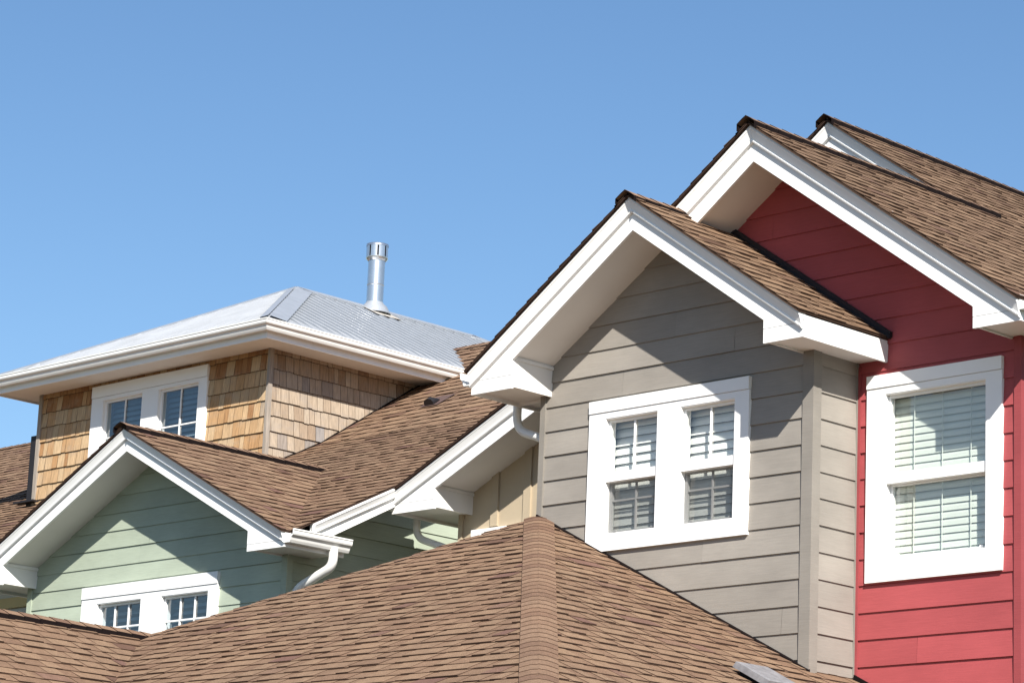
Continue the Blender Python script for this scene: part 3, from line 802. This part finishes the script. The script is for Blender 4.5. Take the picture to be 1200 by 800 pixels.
# ribbed metal hip roof
xc, hw = -11.5, 2.38
mx0, mx1, my0, my1, mze = xc - hw, xc + hw, 2.256, 9.88, 8.99
pm = 0.499; zri = mze + pm * hw; ya, yb = my0 + hw, my1 - hw
def rib_plane(m, poly, pitch=0.16):
    P = [V3(q) for q in poly]; n = (P[1] - P[0]).cross(P[2] - P[0]).normalized()
    if n.z < 0: n = -n
    U = V3((0, 0, 1)).cross(n).normalized(); W = n.cross(U); O = P[0]
    Q = ccw([((q - O).dot(U), (q - O).dot(W)) for q in P])
    mp = lambda u, v, h: O + U * u + W * v + n * h
    us = [q[0] for q in Q]; vs = [q[1] for q in Q]
    u = min(us)
    prof = [(0, 0), (0.003, 0.019), (0.026, 0.019), (0.029, 0), (pitch, 0)]
    while u < max(us):
        for (a, ha), (b, hb) in zip(prof, prof[1:]):
            for w0, w1 in ((min(vs), min(vs) + 0.22), (min(vs) + 0.22, max(vs))):
                q = clip([(u + a, w0), (u + b, w0), (u + b, w1), (u + a, w1)], Q)
                if len(q) > 2:
                    hh = lambda x, y: (ha + (hb - ha) * (x - u - a) / (b - a)) * min(1, (y - min(vs)) / 0.22)
                    m.add([mp(x, y, hh(x, y)) for x, y in q], 1 if a == 0 else 0, 0.5)  # first side of each rib takes the painted shade tone
        u += pitch
m = MB()
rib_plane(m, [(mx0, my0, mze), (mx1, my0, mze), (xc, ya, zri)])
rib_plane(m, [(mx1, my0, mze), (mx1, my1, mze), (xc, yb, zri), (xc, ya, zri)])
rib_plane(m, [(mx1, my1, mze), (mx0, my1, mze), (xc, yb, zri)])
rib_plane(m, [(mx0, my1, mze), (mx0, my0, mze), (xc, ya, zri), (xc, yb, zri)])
mr = m.build('roof', [METAL, RIB_SHADE], H, 'pale ribbed metal hip roof')
m = MB()
def fold(a, b, na, nb, w, lift=0.024, w1=None):
    a, b = V3(a), V3(b); d = (b - a).normalized()
    up = V3((0, 0, 1))
    for nn, w in ((na, w1 or w), (nb, w)):
        nn = V3(nn).normalized(); s = nn.cross(d).normalized()
        if s.z > 0: s = -s
        q = [a + nn * lift, b + nn * lift, b + nn * lift + s * w, a + nn * lift + s * w]
        m.add(q); m.add([q[3], q[2], q[2] - nn * 0.02, q[3] - nn * 0.02])
nF, nR, nB, nL = (0, -pm, 1), (pm, 0, 1), (0, pm, 1), (-pm, 0, 1)
fold((mx1 - 0.03, my0 + 0.03, mze + 0.015), (xc, ya, zri), nF, nR, 0.19, w1=0.09); fold((mx0, my0, mze), (xc, ya, zri), nF, nL, 0.22)
fold((xc, ya, zri), (xc, yb, zri), nR, nL, 0.15); fold((mx1, my1, mze), (xc, yb, zri), nB, nR, 0.22)
# valley flashing against the brown slope
m.build('hip_flashing', METALF, mr)
m = MB()   # flue
fx, fy = -11.40, 5.77; fz = zri - pm * abs(fx - xc)
m.tube([(fx, fy, fz - 0.1), (fx, fy, fz + 0.62)], 0.100, 24)
m.tube([(fx, fy, fz + 0.3), (fx, fy, fz + 0.304), (fx, fy, fz + 0.316), (fx, fy, fz + 0.32)], [0.1, 0.104, 0.104, 0.1], 24)
fl = m.build('flue_pipe', STEEL, H)
m = MB()
t0 = 10.76
m.tube([(fx, fy, t0 - 0.03), (fx, fy, t0), (fx, fy, t0 + 0.015)], [0.105, 0.132, 0.132], 24)
m.tube([(fx, fy, t0 + 0.015), (fx, fy, t0 + 0.15)], 0.105, 24, 1)
for k in range(8):
    if k % 4 == 3: pass
    a0 = 2 * math.pi * k / 8 + 0.2; a1 = a0 + 2 * math.pi / 8 * 0.80
    rows = [[(fx + 0.128 * math.cos(a0 + (a1 - a0) * j / 4), fy + 0.128 * math.sin(a0 + (a1 - a0) * j / 4), z) for j in range(5)] for z in (t0 + 0.015, t0 + 0.15)]
    m.grid(rows, 0, closed=False)
m.tube([(fx, fy, t0 + 0.148), (fx, fy, t0 + 0.172), (fx, fy, t0 + 0.178)], [0.133, 0.133, 0.118], 24)
m.build('flue_cap', [STEEL, OPENING_SHADE], fl)
m = MB()
m.tube([(fx, fy, fz - 0.04), (fx, fy, fz + 0.05), (fx, fy, fz + 0.08), (fx, fy, fz + 0.1)], [0.2, 0.15, 0.112, 0.102], 24)
n_ = V3(nR).normalized(); w_ = V3((1, 0, -pm)).normalized()
q0 = V3((fx, fy, zri - pm * abs(fx - xc))) + n_ * 0.0215
m.add([q0 + w_ * -0.02 + V3((0, -0.2, 0)), q0 + w_ * 0.30 + V3((0, -0.2, 0)), q0 + w_ * 0.30 + V3((0, 0.2, 0)), q0 + w_ * -0.02 + V3((0, 0.2, 0))], 1)
m.build('flue_flashing', [METALF, RUSTY], fl)

# ================================================================== house at the left edge
H = thing('house', 'pale house with mustard frieze board, mostly hidden, only brown roof showing at left edge', 'house', (-16, 4, 0))
m = MB()
pol = [(-21, 0.15), (-9.9, 0.15), (-9.9, 6.35), (-21, 6.35)]
siding(m, mapY(1.2), pol, 0.168, 5.9)
back_wall(m, mapY(1.2), pol)
m.add([(-21, 1.2, 0), (-21, 9, 0), (-21, 9, 6.5), (-21, 1.2, 6.5)])
m.build('wall', YELL_S, H)
m = MB(); m.box((-21, 1.165, 6.005), (-9.9, 1.187, 6.115)); m.build('frieze_board', YELL_T, H)
m = MB(); m.box((-21, 0.74, 6.36), (-9.9, 1.2, 6.375)); m.build('soffit', SOFFIT, H)
lx = el - 0.01; s2 = 0.575
lk = mzz(KY); lry = 5.95; lrz = lk + s2 * (lry - KY)
roof_obj(H, [[[(lx, 0.7, mzz(0.7)), (lx, KY, lk), (-22, KY, lk), (-22, 0.7, mzz(0.7))]],
             [[(lx, KY, lk), (lx, lry, lrz), (-22, lry, lrz), (-22, KY, lk)]],
             [[(lx, lry, lrz), (lx, 10, lrz - 2.3), (-22, 10, lrz - 2.3), (-22, lry, lrz)]]],
         [((lx, lry, lrz), (-22, lry, lrz), (0, -1, -s2), (0, 1, -0.57), 0.14)], BROWN, 51)

# ================================================================== low house in the foreground: hipped brown roof
H = thing('house', 'low foreground house of which only the wide brown hipped shingle roof shows', 'house', (-1.5, -3, 0))
A = V3((-2.84, 0.0, 5.93)); p = 0.5; E0 = 3.43
za = lambda x: A.z - p * abs(x - A.x)
zy = lambda y: A.z + p * y
jx = -5.06; jy = -(A.x - jx); jz = zy(jy)            # where the left wing's ridge meets the hip
ey = (E0 - A.z) / p; exr = A.x + (A.z - E0) / p
vx = jx + (jz - E0) / p                               # foot of the valley
front = [tuple(A), (jx, jy, jz), (vx, ey, E0), (exr, ey, E0)]
right = [[(A.x, -0.004, A.z), (exr, ey, E0), (exr, -0.004, E0)],
         [(0.004, -0.004, za(0.004)), (exr, -0.004, E0), (exr, 0.535, E0), (0.004, 0.535, za(0.004))]]
wing_r = [(jx, jy, jz), (jx, -6.6, jz), (vx, -6.6, E0), (vx, ey, E0)]
wing_l = [(jx, jy, jz), (jx, -6.6, jz), (jx - (vx - jx), -6.6, E0), (jx - (vx - jx), jy, E0)]
left = [(A.x, 0, A.z), (jx, jy, jz), (jx, 1.33, jz), (A.x - 0.02, 1.33, A.z)]
roof = roof_obj(H, [[front], right, [wing_r], [wing_l], [left]],
         [((exr, ey, E0), tuple(A), (-1, 0.0, 0.0), (0, 1, 0), 0.155)] if False else [], BROWN, 61)
rng = random.Random(9); m = MB()
ridge_cap(m, (exr, ey, E0), tuple(A), (-1, 0, 0), (0, 1, 0), 0.13, 0.14, 0.025, rng, 0.005, 2, 0.012)
m.build('hip_cap', [CAPM, GAP_SHADE_FLASH, EDGEL], roof); m = MB()
ridge_cap(m, (jx, jy, jz), tuple(A), (0.3, -0.9, -0.45), (-0.9, 0.3, -0.45), 0.11, 0.15, 0.008, rng)
m.build('hip_cap', [CAPM, GAP_SHADE_FLASH, EDGEL], roof); m = MB()
ridge_cap(m, (jx, -6.62, jz), (jx, jy + 0.06, jz), (-1, 0, -p), (1, 0, -p), 0.11, 0.15, 0.045, rng)
m.build('ridge_cap', [CAPM, GAP_SHADE_FLASH, EDGEL], roof)
m = MB()
c = 1 / math.hypot(1, p)
m.bar([(0, -0.01), (0.026, -0.01), (0.026, 0.016), (0, 0.022)], (A.x, -0.012, A.z), (c, 0, -p * c), (0, -1, 0), (p * c, 0, c), ((A.x, 0, 0), (1, 0, 0)), ((0.03, 0, 0), (1, 0, 0)))
m.bar([(0, 0.0), (0.02, 0.0), (0.02, 0.04), (0, 0.04)], (0, 0.52, za(0)), (c, 0, -p * c), (0, -1, 0), (p * c, 0, c), ((0.03, 0, 0), (1, 0, 0)), ((exr, 0, 0), (1, 0, 0)))
m.build('wall_flashing', FLASH, H)
m = MB()
m.add([(jx - 2.4, -6.3, 0), (vx - 0.3, -6.3, 0), (vx - 0.3, -6.3, E0), (jx, -6.3, jz - 0.1), (jx - 2.4, -6.3, E0)])
m.add([(vx - 0.3, -6.3, 0), (vx - 0.3, ey + 0.4, 0), (vx - 0.3, ey + 0.4, E0), (vx - 0.3, -6.3, E0)])
m.add([(vx - 0.3, ey + 0.4, 0), (exr - 0.4, ey + 0.4, 0), (exr - 0.4, ey + 0.4, E0), (vx - 0.3, ey + 0.4, E0)])
m.add([(exr - 0.4, ey + 0.4, 0), (exr - 0.4, 0.5, 0), (exr - 0.4, 0.5, E0), (exr - 0.4, ey + 0.4, E0)])
m.build('wall', YELL_S, H)
m = MB()
m.box((vx, ey - 0.02, E0 - 0.2), (exr + 0.02, ey, E0 - 0.02)); m.box((exr, ey, E0 - 0.2), (exr + 0.02, 0.5, E0 - 0.02))
m.build('eave_fascia', WHITE, H)
# square box vent on the right slope
m = MB()
N = V3((p, 0, 1)).normalized(); D = V3((1, 0, -p)).normalized(); Yv = V3((0, 1, 0))
c0 = V3((0.50, -1.09, za(0.50)))
pt = lambda d, y, h: c0 + D * d + Yv * y + N * h
def slab(m, d0, d1, y0, y1, h0, h1, ins, mi):
    lo = [pt(d0, y0, h0), pt(d1, y0, h0), pt(d1, y1, h0), pt(d0, y1, h0)]
    hi = [pt(d0 + ins, y0 + ins, h1), pt(d1 - ins, y0 + ins, h1), pt(d1 - ins, y1 - ins, h1), pt(d0 + ins, y1 - ins, h1)]
    m.add(hi, mi); m.add(lo[::-1], mi)
    for i in range(4): j = (i + 1) % 4; m.add([lo[i], lo[j], hi[j], hi[i]], mi)
slab(m, -0.13, 0.13, -0.13, 0.13, 0.0, 0.045, 0.0, 1)
slab(m, -0.175, 0.175, -0.175, 0.175, 0.035, 0.08, 0.006, 0)
slab(m, -0.169, 0.169, -0.169, 0.169, 0.0802, 0.087, 0.02, 0)
m.build('roof_vent', [VENTM, OPENING_SHADE], H)
